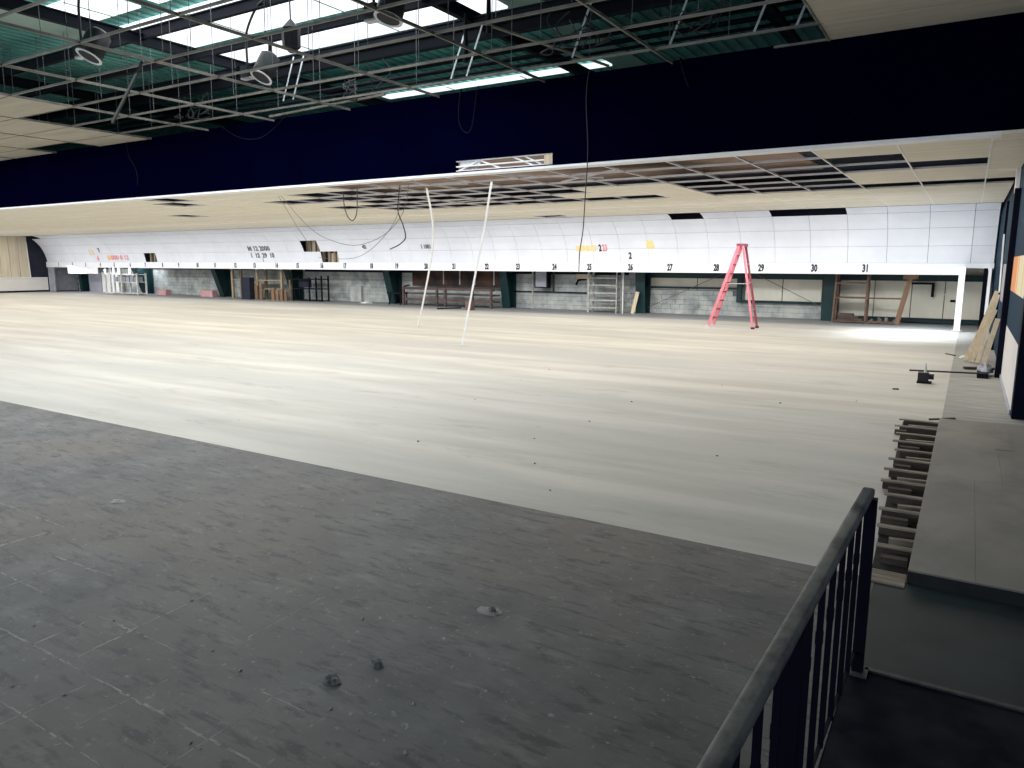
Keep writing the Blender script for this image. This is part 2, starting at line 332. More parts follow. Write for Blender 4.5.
for j in range(0, 12):
    y = GY(j)
    obj('tee_bar', MB().box(-57, 0.64, y - .014, y + .014, 3.884, 3.888).box(-57, 0.64, y - .003, y + .003, 3.888, 3.922), 'tee', ceil)
for j in (0, 1, 2):        # half-module cross runners left in the open bays
    y = GY(j) + 0.61
# loose bent tee bars in the open bays
for a, b in [((-9.1, 13.2, 3.96), (-6.9, 14.9, 3.92)), ((-10.9, 13.4, 3.95), (-8.9, 13.0, 4.05)), ((-12.6, 14.1, 3.95), (-10.4, 14.8, 3.97)), ((-8.2, 15.4, 3.95), (-6.6, 15.0, 4.1)), ((-15.0, 19.2, 3.95), (-11.9, 18.7, 4.0))]:
    obj('loose_tee_bar', MB().bar(a, b, .03, .03), 'tee', ceil)

# bulkhead
bulk = MB().box(-57.3, -9.06, 12.42, 12.56, 3.90, 5.44).box(-9.06, -6.80, 12.42, 12.56, 4.13, 5.44).box(-6.80, 6.0, 12.42, 12.56, 3.90, 5.44).box(-9.06, -6.80, 12.42, 12.56, 3.90, 3.925)
bk = struct(obj('wall_middle', bulk, 'fascia'), 'long navy black bulkhead hanging across the hall', 'bulkhead')
obj('bottom_trim', MB().box(-57.3, 0.2, 12.41, 12.70, 3.855, 3.90), 'white_paint', bk)
obj('bottom_trim', MB().box(0.2, 3.2, 12.41, 13.0, 3.855, 3.90), 'tile', bk)
obj('top_flange', MB().box(-2.9, -2.12, 12.38, 12.42, 5.40, 5.43), 'tee_old', bk)
tr = thing('light_frame', (-7.93, 12.50, 3.93), 'white metal truss frame seen through the slot in the black bulkhead', 'frame')
for z in (3.935, 4.02, 4.125):
    obj('rail', MB().bar((-9.04, 12.47, z), (-6.82, 12.47, z), .05, .024), 'white_paint', tr)
for a, b in [((-9.0, 12.49, 3.94), (-8.5, 12.49, 4.12)), ((-8.5, 12.49, 4.12), (-8.0, 12.49, 3.94)), ((-7.7, 12.49, 4.12), (-7.25, 12.49, 3.94)), ((-7.45, 12.51, 4.12), (-7.1, 12.51, 3.96))]:
    obj('brace', MB().bar(a, b, .03, .03, (0, 1, 0)), 'white_paint', tr)
obj('end_plate', MB().box(-7.0, -6.82, 12.44, 12.47, 3.94, 4.12), 'cream_wood', tr)
obj('back_sheet', MB().box(-9.0, -8.5, 12.52, 12.535, 4.04, 4.12), 'white_paint', tr)

# =================================================================== WHITE PANEL WALL WITH LANE NUMBERS
PROF = [(1.75, 27.95), (2.13, 27.95), (2.40, 27.90), (2.68, 27.82), (2.96, 27.70), (3.24, 27.53), (3.48, 27.33), (3.72, 27.05), (3.82, 26.85), (3.90, 26.55)]
def ym(z):
    for (z0, y0), (z1, y1) in zip(PROF, PROF[1:]):
        if z <= z1: return y0 + (y1 - y0) * (z - z0) / (z1 - z0)
    return PROF[-1][1]
def zm(zz): return zz
mask = struct(obj('wall_far', MB().box(-57.0, -0.28, 27.95, 27.985, 1.75, 2.128).box(-0.28, 0.62, 27.95, 27.985, 1.97, 2.128), 'strip_white'), 'white curved panel wall above the pit with lane numbers', 'wall')
MX = lambda i: -0.034 - 1.208 * i
rows = [(2.132, 2.676), (2.684, 3.236), (3.244, 3.716), (3.724, 3.90)]
HOLES = {(24, 1), (23, 0), (36, 0), (3, 3), (4, 3), (7, 3), (46, 3)}
def panel_mb(x0, x1, r):
    z0, z1 = rows[r]; mb = MB(); zs = [z0, (z0 + z1) / 2, z1]
    for a, b in zip(zs, zs[1:]):
        ya, yb = ym(a), ym(b)
        mb.hexa([(x0, ya, a), (x1, ya, a), (x1, ya + .02, a), (x0, ya + .02, a), (x0, yb, b), (x1, yb, b), (x1, yb + .02, b + .004), (x0, yb + .02, b + .004)])
    return mb
pm = [None] * 4
for r in range(4):
    pm[r] = mesh('wall_panel', panel_mb(-1.203, -0.005, r), 'panel')
for i in range(-1, 47):
    for r in range(4):
        if (i, r) in HOLES: continue
        if i == -1: obj('wall_panel', panel_mb(-0.028, 0.60, r), 'panel', mask)
        else: inst('wall_panel', pm[r], (MX(i), 0, 0), mask)
# dark backing well behind the panels and studs seen through the holes
obj('backing_sheet', MB().box(-57, 0.6, 28.9, 28.95, 2.0, 4.6), 'deck_dark', mask)
for x in (-29.2, -29.6, -30.2, -27.9, -28.4, -28.8, -43.7, -44.2, -44.6):
    obj('stud', MB().box(x - .07, x + .07, 28.2, 28.3, 1.98, 4.2), 'tan_wood', mask)
obj('rear_board', MB().box(-30.6, -29.9, 28.32, 28.36, 2.2, 3.6).box(-28.8, -28.0, 28.32, 28.36, 1.98, 2.6), 'cream_wood', mask)
# lettering
numU = {1: -55.0}
for n in range(1, 32):
    x = (-1.91241425 + 0.06227092 * (n - 2) - 0.00319145 * ((n - 2) % 2)) * 27.95
    me = text_mesh(str(n), 0.25, 'ink', 0.016, 0.60)
    inst('lane_number', me, (x, 27.942, 1.835), mask)
def lettering(s, h, m, x, z, bold=0.01, xs=0.8):
    me = text_mesh(s, h, m, bold, xs)
    t = math.atan2(ym(z) - ym(z + .2), 0.2)
    me.transform(Matrix.Rotation(t, 4, 'X'))
    inst('lettering', me, (x, ym(z) - 0.012, z), mask)
lettering('2', 0.26, 'ink', -11.68, 2.29, 0.014, .7)
lettering('2', 0.28, 'ink', -12.97, 2.60, 0.016, .6); lettering('23', 0.28, 'ink_red', -12.76, 2.60, 0.012, .6)
lettering('MONDAY', 0.22, 'ink_yellow', -13.6, 2.61, 0.022, .70)
lettering('12', 0.25, 'ink_yellow', -10.82, 2.72, 0.04, .95)
lettering('M 12 2000', 0.27, 'ink_grey', -33.72, 2.76, 0.016, 1.12)
lettering('1  12  29  10', 0.25, 'ink_grey', -33.6, 2.39, 0.016, 1.1)
lettering('1', 0.20, 'ink_grey', -33.6, 2.16, 0.01)
lettering('42', 0.19, 'ink_grey', -25.85, 2.81, 0.014, 1.0)
lettering('1 1881', 0.20, 'ink_grey', -21.95, 2.78, 0.012, .8)
lettering('11', 0.36, 'ink_orange', -50.6, 2.60, 0.03, 1.3); lettering('7', 0.26, 'ink_grey', -49.6, 2.79, 0.03, 1.0)
lettering('1 000 0 12', 0.30, 'ink_red', -47.7, 2.28, 0.012, 1.35); lettering('00', 0.28, 'ink_orange', -48.7, 2.29, 0.03, 1.2)
lettering('4', 0.40, 'ink_red', -50.1, 2.17, 0.02, .9)

# =================================================================== BACK WALL OF THE PIT
bw = struct(obj('wall_back', MB().box(-57.3, 0.9, 30.12, 30.3, 0, 5.0), 'mortar'), 'back wall of the pit in grey block and cream sheets', 'wall')
blk_me = mesh('block', MB().box(-0.196, 0.196, 30.07, 30.13, 0.006, 0.194), 'block')
blk_list = []
restb = MB()
for r in range(9):
    for k in range(140):
        x = -4.7 - 0.4 * k - (0.2 if r % 2 else 0)
        if x < -57: continue
        if x > -12.2 and r >= 5: continue
        if x > -8.0 and r >= 3: continue
        blk_list.append((math.hypot(x, 30), x, 0.2 * r))
blk_list.sort()
for n, (_, x, z) in enumerate(blk_list):
    if n < 290: inst('block', blk_me, (x, -random.random() * 0.012, z), bw)
    else: restb.box(x - .196, x + .196, 30.07, 30.13, z + .006, z + .194)
o = obj('block_field', restb, 'block', bw); o['kind'] = 'stuff'
x = -4.35
for (xa, xb, za) in [(-12.0, -9.6, 1.02), (-9.56, -7.75, 1.02), (-7.6, -6.2, 0.66), (-6.16, -4.75, 0.66), (-4.1, -2.95, 0.18), (-2.92, -1.75, 0.18), (-1.72, -0.72, 0.18), (-0.69, 0.6, 0.18)]:
    obj('wall_sheet', MB().box(xa, xb, 30.05, 30.12, za, 2.1), 'cream_sheet', bw)
for (xa, xb) in [(-4.1, -2.95), (-2.92, -1.75), (-1.72, 0.6)]:
    obj('sheet_rail', MB().box(xa, xb, 30.0, 30.06, 1.02, 1.05), 'cream_sheet', bw)
# girts
def girt(name, x0, x1, z0, z1, label, m='steel_green', y=29.9):
    return tag(obj(name, MB().box(x0, x1, y, y + .1, z0, z1).box(x0, x1, y - .06, y, z1 - .03, z1), m), label, 'beam')
girt('steel_girt', -12.0, 0.6, 1.50, 1.72, 'thick dark green steel girt along the pit wall under lanes 27 to 31')
girt('steel_girt', -32.5, -12.6, 1.60, 1.78, 'dark green steel girt high on the pit wall left of lane 26', 'steel_dark')
girt('steel_girt', -57, -33.2, 1.66, 1.80, 'dark steel girt high on the pit wall at the far left', 'steel_dark')
girt('steel_girt', -11.9, -7.9, 1.06, 1.15, 'thin green steel girt halfway up the pit wall behind lane 27')
girt('steel_girt', -7.8, -4.75, 0.56, 0.66, 'low green steel girt under the cream sheets left of lane 30')
girt('steel_girt', -4.1, 0.6, 0.05, 0.20, 'green steel base channel along the foot of the cream sheets', y=29.85)
girt('steel_girt', -18.4, -14.6, 0.76, 0.81, 'slim dark pipe rail on the block wall behind lanes 23 and 24', 'steel_dark')
tag(obj('steel_stud', MB().box(-7.9, -7.72, 29.86, 29.98, 0.56, 1.72), 'steel_green'), 'short green steel upright behind the red ladder', 'post')
for (a, b, lb) in [((-11.6, 29.8, 0.25), (-7.9, 29.8, 1.95), 'thin diagonal rod bracing the block wall behind lane 27'), ((-7.3, 29.8, 1.75), (-4.6, 29.8, 0.45), 'thin diagonal rod bracing the cream sheets behind lane 29')]:
    tag(obj('brace_rod', MB().tube([a, b], .012, 6), 'wire'), lb, 'rod')
# tapered rigid-frame columns
def column(x, taper, wdt, label):
    t = thing('steel_column', (x, 29.9, 0), label, 'column', None)
    obj('outer_flange', MB().box(x - wdt / 2, x + wdt / 2, 29.96, 30.0, 0, 4.5), 'steel_green', t)
    y0 = 29.5; y1 = 29.5 - taper
    obj('web', MB().hexa([(x - .02, y0, 0), (x + .02, y0, 0), (x + .02, 29.96, 0), (x - .02, 29.96, 0), (x - .02, y1, 4.5), (x + .02, y1, 4.5), (x + .02, 29.96, 4.5), (x - .02, 29.96, 4.5)]), 'steel_green', t)
    obj('inner_flange', MB().hexa([(x - wdt / 2, y0 - .04, 0), (x + wdt / 2, y0 - .04, 0), (x + wdt / 2, y0, 0), (x - wdt / 2, y0, 0), (x - wdt / 2, y1 - .04, 4.5), (x + wdt / 2, y1 - .04, 4.5), (x + wdt / 2, y1, 4.5), (x - wdt / 2, y1, 4.5)]), 'steel_green', t)
    return t
for x, tp, w, lb in [(-4.42, .25, .42, 'green steel column left of the rusty rack under lane 30'), (-11.8, .5, .42, 'green steel column under lane 27, right of the pale shelf rack'),
                     (-18.55, .9, .42, 'green steel column right of the brown benches under lane 23'), (-25.6, 1.3, .42, 'dark green tapered column left of the brown benches under lane 19'),
                     (-33.0, 1.3, .42, 'dark tapered column beside the timber shelving under lane 15'), (-39.4, 1.6, .40, 'leaning dark column at the left end of the timber shelving'),
                     (-47.6, 1.8, .46, 'dark tapered column right of the white rack near the left end'), (-55.4, .3, .36, 'leftmost green column of the pit')]:
    column(x, tp, w, lb)
# end of the pit on the left
tag(obj('grey_board', MB().box(-56.95, -56.3, 28.0, 28.06, 0, 1.75).box(-56.3, -56.2, 27.98, 28.08, 0, 1.75), 'lavender'), 'grey upright board closing the left end of the pit', 'board')
for k, (xa, xb) in enumerate([(-54.6, -53.0), (-52.9, -51.3), (-51.2, -50.7)]):
    tag(obj('grey_sheet', MB().box(xa, xb, 29.6, 29.64, 0.0, 1.4), ('lavender', 'white_wall', 'white_wall')[k]), ['first grey sheet from the left leaning on the pit wall', 'second pale sheet from the left against the pit wall', 'narrow pale sheet left of the white rack'][k], 'sheet')

# =================================================================== RACKS AND THINGS IN THE PIT
def shelf_rack(name, posts, shelves, y0, y1, m, label, pw=.05, lean=0, group=None, sm=None, th=.045):
    xs = [p[0] for p in posts]
    t = thing(name, ((min(xs) + max(xs)) / 2, (y0 + y1) / 2, 0), label, 'rack', group)
    for (x, h, dx) in posts:
        for y in (y0, y1):
            obj('post', MB().bar((x, y, 0), (x + dx, y, h), pw, pw, (0, 1, 0)), m, t)
    for z in shelves:
        obj('shelf', MB().box(min(xs), max(xs), y0 - .02, y0 + .02, z - th / 2, z + th / 2).box(min(xs), max(xs), y1 - .02, y1 + .02, z - th / 2, z + th / 2).box(min(xs), max(xs), y0 + .02, y1 - .02, z - .006, z + .006), sm or m, t)
    return t
shelf_rack('rusty_rack', [(-4.12, 1.74, .05), (-3.05, 1.74, 0)], [0.06, 0.9, 1.42], 28.75, 29.35, 'rust', 'rusty steel rack with three shelves under lane 31', .06)
tag(obj('timber_post', MB().bar((-2.05, 28.8, 0), (-1.72, 28.8, 1.72), .16, .1, (0, 1, 0)).box(-1.95, -1.5, 28.7, 28.95, 1.58, 1.74), 'rust_orange'), 'orange brown leaning timber post at the right end of the rusty rack', 'post')
tag(obj('rail_beam', MB().box(-3.0, -1.9, 28.78, 28.84, .88, .93), 'rust'), 'rusty upper rail between rack and leaning timber post', 'rail')
tag(obj('rail_beam', MB().box(-3.0, -1.9, 28.78, 28.84, .03, .10), 'rust'), 'rusty bottom rail between rack and leaning timber post', 'rail')
for k, (x, z, sx, sy) in enumerate([(-3.55, .085, .42, .25), (-3.62, .17, .34, .22), (-3.72, .25, .25, .2)]):
    tag(obj('brown_plank', MB().box(x - sx, x + sx, 29.05 - sy, 29.05 + sy, z, z + .075), 'brown_board'), ['bottom brown plank of the pile on the rusty rack', 'middle brown plank of the pile on the rusty rack', 'topmost brown plank of the pile on the rusty rack'][k], 'plank')
for k in range(4):
    x = -2.85 + .24 * k
    tag(obj('scrap_piece', MB().rock((x, 28.95, .0), .09, .08, .16 + .05 * ((k * 7) % 3), 31 + k), 'rubble'), ('leftmost', 'second', 'third', 'rightmost')[k] + ' grey scrap lump heaped at the foot of the rusty rack', 'scrap', 'scrap lumps by the rusty rack')
tag(obj('cable_bracket', MB().box(-1.75, -1.05, 29.9, 29.98, 1.38, 1.45).box(-1.12, -1.03, 29.88, 29.98, .95, 1.45), 'steel_dark'), 'dark bent bracket on the cream wall right of the timber post', 'bracket')
tag(obj('wall_socket', MB().box(-.52, -.36, 30.0, 30.06, .78, .86), 'steel_dark'), 'small dark socket on the cream wall right of lane 31', 'socket')

r2 = shelf_rack('shelf_rack', [(-14.02, 1.72, 0), (-13.98, 1.72, 0), (-12.68, 1.74, 0)], [.22, .53, .84, 1.17, 1.48], 28.9, 29.4, 'rack_grey', 'pale grey five-shelf rack standing under lanes 25 and 26', .045)
tag(obj('upright_pole', MB().box(-12.42, -12.37, 28.9, 28.95, 0, 1.74), 'rack_white'), 'lone white pole right of the pale five-shelf rack', 'pole')
tag(obj('timber_offcut', MB().bar((-12.02, 29.1, 0), (-11.85, 29.2, .92), .16, .03, (0, 1, 0)), 'cream_wood'), 'short pale plank leaning at the foot of the green column under lane 26', 'plank')
eb = thing('electrical_panel', (-16.75, 29.9, .95), 'dark grey electrical panel with conduit on the block wall under lane 23', 'panel')
obj('cabinet', MB().box(-17.05, -16.35, 29.5, 29.8, .98, 1.78), 'steel_dark', eb); obj('door_panel', MB().box(-16.98, -16.42, 29.485, 29.5, 1.03, 1.76), 'lavender', eb)
obj('conduit', MB().tube([(-17.25, 29.7, 0), (-17.25, 29.7, 1.8)], .04, 8), 'rack_grey', eb); obj('conduit', MB().tube([(-16.15, 29.7, .8), (-16.15, 29.7, 1.8)], .05, 8), 'steel_green', eb)
fx = thing('wall_box', (-14.6, 29.7, 1.3), 'cream box with small dark pipe on the wall left of the pale rack', 'box')
obj('box_body', MB().box(-14.95, -14.2, 29.6, 30.05, 1.42, 1.62), 'cream_wood', fx); obj('pipe', MB().tube([(-14.5, 29.7, 1.42), (-14.9, 29.7, 1.35), (-15.0, 29.7, 1.15)], .05, 8), 'steel_dark', fx)
# brown benches
bn = thing('brown_bench_rack', (-21.4, 29.0, 0), 'long brown bench rack with two rails under lanes 20 to 22', 'rack')
for z in (.86, .32): obj('rail', MB().box(-24.2, -18.75, 28.6, 28.75, z - .06, z + .06), 'brown_board', bn)
obj('seat_plank', MB().box(-24.0, -18.8, 28.75, 29.3, .56, .62), 'brown_board', bn); obj('seat_plank', MB().box(-24.0, -18.8, 28.75, 29.3, .26, .31), 'brown_board', bn)
for x in (-24.1, -22.0, -21.5, -19.9, -18.85): obj('leg', MB().box(x - .05, x + .05, 28.55, 28.65, 0, .92), 'brown_board', bn)
tag(obj('rusty_sheet', MB().box(-24.3, -18.7, 29.55, 29.6, .95, 1.78), 'brown_stuff'), 'dark rusty brown sheet above the long brown bench rack', 'sheet')
for k, x in enumerate((-22.3, -21.3, -20.4, -19.3)):
    tag(obj('steel_hanger', MB().box(x - .03, x + .03, 29.53, 29.56, 1.05, 1.75), 'rack_grey'), ('leftmost', 'second', 'third', 'rightmost')[k] + ' thin pale hanger strip before the dark rusty sheet', 'hanger', 'hanger strips before the rusty sheet')
mc = thing('dark_cart', (-24.9, 29.0, 0), 'low dark steel cart between tapered column and brown bench rack', 'cart')
obj('tray', MB().box(-25.3, -24.35, 28.7, 29.3, .55, .62), 'steel_dark', mc)
for x in (-25.2, -24.45):
    obj('leg', MB().bar((x, 28.75, 0), (x + .1, 28.75, .6), .05, .05, (0, 1, 0)), 'steel_dark', mc); obj('leg', MB().bar((x, 29.25, 0), (x, 29.25, .6), .05, .05, (0, 1, 0)), 'steel_dark', mc)
obj('handle', MB().tube([(-24.5, 28.8, .6), (-24.2, 28.8, .95), (-23.9, 28.8, 1.0)], .04, 6), 'steel_dark', mc)
tag(obj('floor_lever', MB().bar((-20.7, 26.9, .03), (-19.5, 27.1, .1), .06, .06), 'steel_dark'), 'dark steel bar lying on the floor before the brown bench rack', 'bar')
tag(obj('red_block', MB().box(-19.25, -18.95, 27.1, 27.4, 0, .42), 'rust'), 'small reddish brown block at the end of the dark steel bar', 'block')
# timber shelving
shelf_rack('timber_shelving', [(-37.2, 1.75, 0), (-35.0, 1.75, 0), (-32.95, 1.75, 0)], [.62, 1.1], 28.6, 29.2, 'tan_wood', 'tan timber shelving with three posts under lanes 13 to 15', .14, th=.05)
tag(obj('black_cabinet', MB().box(-35.85, -35.1, 28.1, 28.45, 0.0, 1.25), 'deck_dark'), 'black cabinet in the left bay of the timber shelving', 'cabinet')
for k, (x, h, w) in enumerate([(-34.95, .80, .12), (-34.55, .95, .10), (-33.55, .70, .12), (-33.2, .55, .11), (-32.85, .65, .11), (-32.5, .52, .09)]):
    tag(obj('orange_board', MB().box(x - w, x + w, 28.4, 28.47, 0, h), 'rust_orange'), ['orange brown board right beside the black cabinet', 'taller orange brown board second from the black cabinet', 'first orange brown board in the right bay of the timber shelving', 'second orange brown board in the right bay of the timber shelving', 'third orange brown board in the right bay of the timber shelving', 'last orange brown board in the right bay, by its end post'][k], 'board')
shelf_rack('dark_rack', [(-32.2, 1.75, 0), (-30.9, 1.3, 0), (-29.95, 1.4, 0)], [.05, .68, 1.2], 28.7, 29.2, 'steel_dark', 'dark steel rack right of the timber shelving under lane 16', .07)
tag(obj('black_bin', MB().box(-32.0, -31.2, 28.95, 29.15, .75, 1.17), 'deck_dark'), 'black bin on the upper shelf of the dark steel rack', 'bin')
tag(obj('grey_hatch', MB().box(-29.0, -28.2, 29.9, 30.05, 0, .85), 'block'), 'low grey hatch on the block wall right of the dark rack', 'hatch')
tag(obj('white_litter', MB().rock((-26.9, 28.9, 0), .4, .2, .11, 5), 'rag'), 'white crumpled litter on the pit floor under lane 18', 'litter')
# white rack
shelf_rack('white_rack', [(-50.3, 1.75, 0), (-49.7, 1.75, 0), (-48.4, 1.75, 0), (-46.6, 1.4, 0)], [.06, .8, 1.3], 28.4, 29.0, 'rack_white', 'white painted rack in bright daylight near the left end', .09)
for k in range(6):
    x = -49.4 + .48 * k
    tag(obj('grey_carton', MB().box(x - .19, x + .19, 28.55, 28.9, .83, 1.12 + .04 * ((k * 5) % 3)), 'lavender'), ('leftmost', 'second', 'third', 'fourth', 'fifth', 'rightmost')[k] + ' small grey carton on the middle shelf of the white rack', 'carton', 'cartons on the white rack')
tag(obj('white_tarp', MB().box(-54.2, -50.4, 27.97, 28.0, 1.33, 1.78), 'white_paint'), 'white sheet hanging below the panel wall at the left end', 'sheet')
tag(obj('red_carton', MB().box(-45.4, -44.5, 29.0, 29.4, 0, .34), 'pink_box'), 'faded red carton left on the pit floor under lane 9', 'carton')
tag(obj('red_carton', MB().box(-40.9, -39.75, 29.0, 29.4, 0, .40), 'pink_box'), 'wider faded red carton by the leaning dark column', 'carton')

# =================================================================== LEFT AND RIGHT WALLS
wl = struct(obj('wall_left', MB().box(-57.2, -57.06, -3, 30.1, 0, 7.0), 'deck_dark'), 'left end wall with cream ribbed upper part and white dado', 'wall')
obj('dado', MB().box(-57.06, -57.0, 10, 27.95, 0.12, .99), 'white_wall', wl); obj('dado_cap', MB().box(-57.06, -56.96, 10, 27.95, .99, 1.03), 'white_paint', wl)
obj('base_strip', MB().box(-57.06, -56.98, 10, 27.95, 0, .12), 'steel_dark', wl)
obj('pit_end_sheet', MB().box(-57.06, -56.99, 28.1, 30.05, .05, 1.8), 'lavender', wl)
for k in range(28):
    y = 10 + .6 * k
    obj('ribbed_sheet', MB().box(-57.06, -57.02 if k % 2 else -57.03, y, min(y + .58, 26.78), 1.03, 3.9), 'cream_corr', wl)
obj('curved_edge', MB().hexa([(-57.05, 26.78, 1.03), (-56.98, 26.78, 1.03), (-56.98, 26.85, 1.03), (-57.05, 26.85, 1.03), (-57.05, 26.70, 3.5), (-56.98, 26.70, 3.5), (-56.98, 26.77, 3.5), (-57.05, 26.77, 3.5)]), 'white_wall', wl)

XW = 0.65
wr = struct(obj('wall_right', MB().box(XW + .03, XW + .15, 12.3, 30.2, 0, 4.6), 'black_post'), 'navy right wall with an orange and cream striped band', 'wall')
for k in range(7):      # upper navy boards
    y = 12.3 + .68 * k
    obj('navy_board', MB().box(XW, XW + .03, y + .004, y + .676, 2.23, 3.9), 'navy', wr)
obj('navy_panel', MB().box(XW, XW + .03, 12.3, 17.06, .99, 1.63), 'navy', wr)
obj('white_panel', MB().box(XW, XW + .03, 12.3, 16.4, .07, .99), 'white_board', wr)
obj('skirting', MB().box(XW - .02, XW + .03, 12.3, 16.3, 0, .07), 'lavender', wr)
y = 12.3
for k, w in enumerate([.5, .4, .30, .22, .16, .26, .18, .22, .24, .20, .26, .34, .40, .42, .46, .50]):
    m = ('mural_pale', 'mural_cream', 'mural_pale', 'mural_cream', 'mural_pale', 'mural_cream', 'mural_pale', 'mural_orange', 'mural_cream', 'mural_orange', 'mural_orange', 'mural_orange', 'mural_orange', 'mural_orange', 'mural_orange', 'mural_orange')[k]
    obj('striped_board', MB().box(XW, XW + .03, y + .003, y + w - .003, 1.63, 2.23), m, wr); y += w
obj('end_post', MB().box(XW, 2.2, 12.0, 12.3, 0, 3.9), 'black_post', wr)
obj('middle_post', MB().box(.555, XW + .03, 16.3, 16.6, 0, 3.45), 'black_post', wr)
for k in range(12):     # further boards up to the panel wall
    y = 17.1 + .9 * k
    obj('navy_board', MB().box(XW, XW + .03, y + .004, y + .896, .05, 3.7), 'navy', wr)
obj('inner_post', MB().box(.60, XW + .03, 21.6, 21.8, 0, 3.6), 'black_post', wr)
obj('painted_light_strip', MB().box(.58, XW, 17.3, 17.5, 3.45, 3.9), 'white_paint', wr)  # bright light up by the ceiling, drawn as a white painted piece
obj('grey_panel', MB().box(XW - .03, XW, 18.2, 20.0, 1.3, 2.1), 'lavender', wr)
tag(obj('white_strip', MB().bar((.57, 19.3, 1.5), (.57, 20.2, 2.75), .03, .06), 'white_paint'), 'thin white strip leaning on the navy right wall', 'strip')
# white end frame at the right of the panel wall
ef = thing('end_frame', (.1, 26.9, 0), 'white door-like end frame at the right of the panel wall', 'frame')
obj('leg', MB().box(-.30, -.13, 26.8, 27.0, 0, 2.0), 'white_paint', ef)
obj('arm', MB().box(-.30, -.13, 27.0, 27.97, 1.76, 1.98), 'white_paint', ef)
obj('foot', MB().box(-.36, -.07, 26.74, 27.06, 0, .05), 'alu', ef)
obj('jamb', MB().box(.47, .55, 26.9, 27.1, .55, 1.97).box(.47, .55, 27.0, 27.97, 1.90, 1.98), 'white_paint', ef)
obj('dark_side', MB().box(.36, .55, 27.99, 28.04, 0, 2.0), 'black_post', ef)
# leaning wood offcuts
for k, (xb, yb, xt, yt, zt, w) in enumerate([(.06, 18.6, .50, 19.3, 1.25, .08), (.17, 18.45, .53, 19.15, 1.12, .09), (.28, 18.3, .55, 19.0, 1.45, .07), (.12, 19.0, .54, 19.75, 1.5, .08), (.40, 18.2, .58, 18.7, .95, .09)]):
    tag(obj('wood_strip', MB().bar((xb, yb, .03), (xt, yt, zt), w, .03, (0, 1, 0)), 'cream_wood'), ['leftmost cream wood strip of the bundle leaning on the right wall', 'second cream wood strip of the bundle leaning on the right wall', 'tall cream wood strip in the middle of the leaning bundle', 'rear cream wood strip of the leaning bundle', 'short cream wood strip at the right of the leaning bundle'][k], 'strip')
tag(obj('dark_plank', MB().bar((.05, 17.3, .03), (.62, 17.5, .03), .1, .04), 'brown_board'), 'dark brown plank lying at the foot of the leaning strips', 'plank')
# push broom
br = thing('push_broom', (.35, 16.2, 0), 'push broom with long dark handle lying on the boards by the right wall', 'broom')
obj('handle', MB().tube([(-.85, 16.15, .05), (.33, 16.3, .06)], .018, 6), 'cable', br)
obj('broom_head', MB().box(.27, .45, 16.05, 16.55, .0, .09), 'steel_dark', br); obj('cloth', MB().rock((.40, 16.55, .06), .14, .22, .16, 9), 'lavender', br)
for k, (x, y) in enumerate([(.02, 19.4), (.20, 19.2)]):
    tag(obj('white_rag', MB().rock((x, y, 0), .08, .12, .05, 60 + k), 'rag'), ['left white rag on the boards by the leaning strips', 'right white rag on the boards nearer the leaning strips'][k], 'rag')
# small machine
pmch = thing('floor_machine', (-.55, 14.87, 0), 'small black machine with a pale spout on the cream floor', 'machine')
obj('body', MB().box(-.64, -.47, 14.80, 14.95, 0.03, .19), 'cable', pmch); obj('motor', MB().tube([(-.47, 14.87, .12), (-.39, 14.87, .12)], .05, 10), 'cable', pmch)
obj('base_plate', MB().box(-.65, -.42, 14.78, 14.97, 0, .03), 'steel_dark', pmch); obj('spout', MB().tube([(-.53, 14.87, .19), (-.53, 14.87, .28), (-.535, 14.87, .36)], .02, 8, radii=[.025, .018, .008]), 'alu', pmch)
tag(obj('wood_scrap', MB().bar((-.95, 13.8, .012), (-.86, 13.83, .012), .03, .02), 'brown_board'), 'tiny dark wood scrap on the cream floor before the black machine', 'scrap')
tag(obj('wood_scrap', MB().bar((-.32, 20.0, .012), (-.14, 19.7, .012), .05, .02), 'brown_board'), 'brown wood scrap on the floor seam beyond the black machine', 'scrap')

# =================================================================== RAISED PLATFORM WITH SAWN JOISTS
pl = thing('platform', (.6, 5.3, 0), 'raised platform with dusty hardboard top beside sawn joists', 'platform')
for (xa, xb, ya, yb) in [(-.18, .20, 5.29, 7.9), (.2015, .95, 5.29, 7.9), (.9515, 2.2, 5.29, 7.9), (-.18, .42, 7.9015, 11.0), (.4215, 2.2, 7.9015, 11.0)]:
    obj('top_sheet', MB().box(xa, xb, ya, yb, .088, .10), 'platform_top', pl)
obj('front_riser', MB().box(-.18, 2.2, 5.29, 5.33, 0, .088), 'platform_edge', pl)
obj('patch_board', MB().box(.40, .56, 9.4, 10.5, .10, .104), 'platform_top', pl)
obj('loose_slat', MB().bar((-.30, 10.98, .07), (-.0, 11.02, .108), .05, .02), 'joist_dark', pl)
obj('shade_bed', MB().hexa([(-.40, 5.27, 0), (-.19, 5.27, 0), (-.19, 11.0, 0), (-.60, 11.0, 0), (-.40, 5.27, .006), (-.19, 5.27, .006), (-.19, 11.0, .006), (-.60, 11.0, .006)]), 'joist_shade', pl)  # dark sheet laid in as the shade between the joist stubs
rj = random.Random(3)
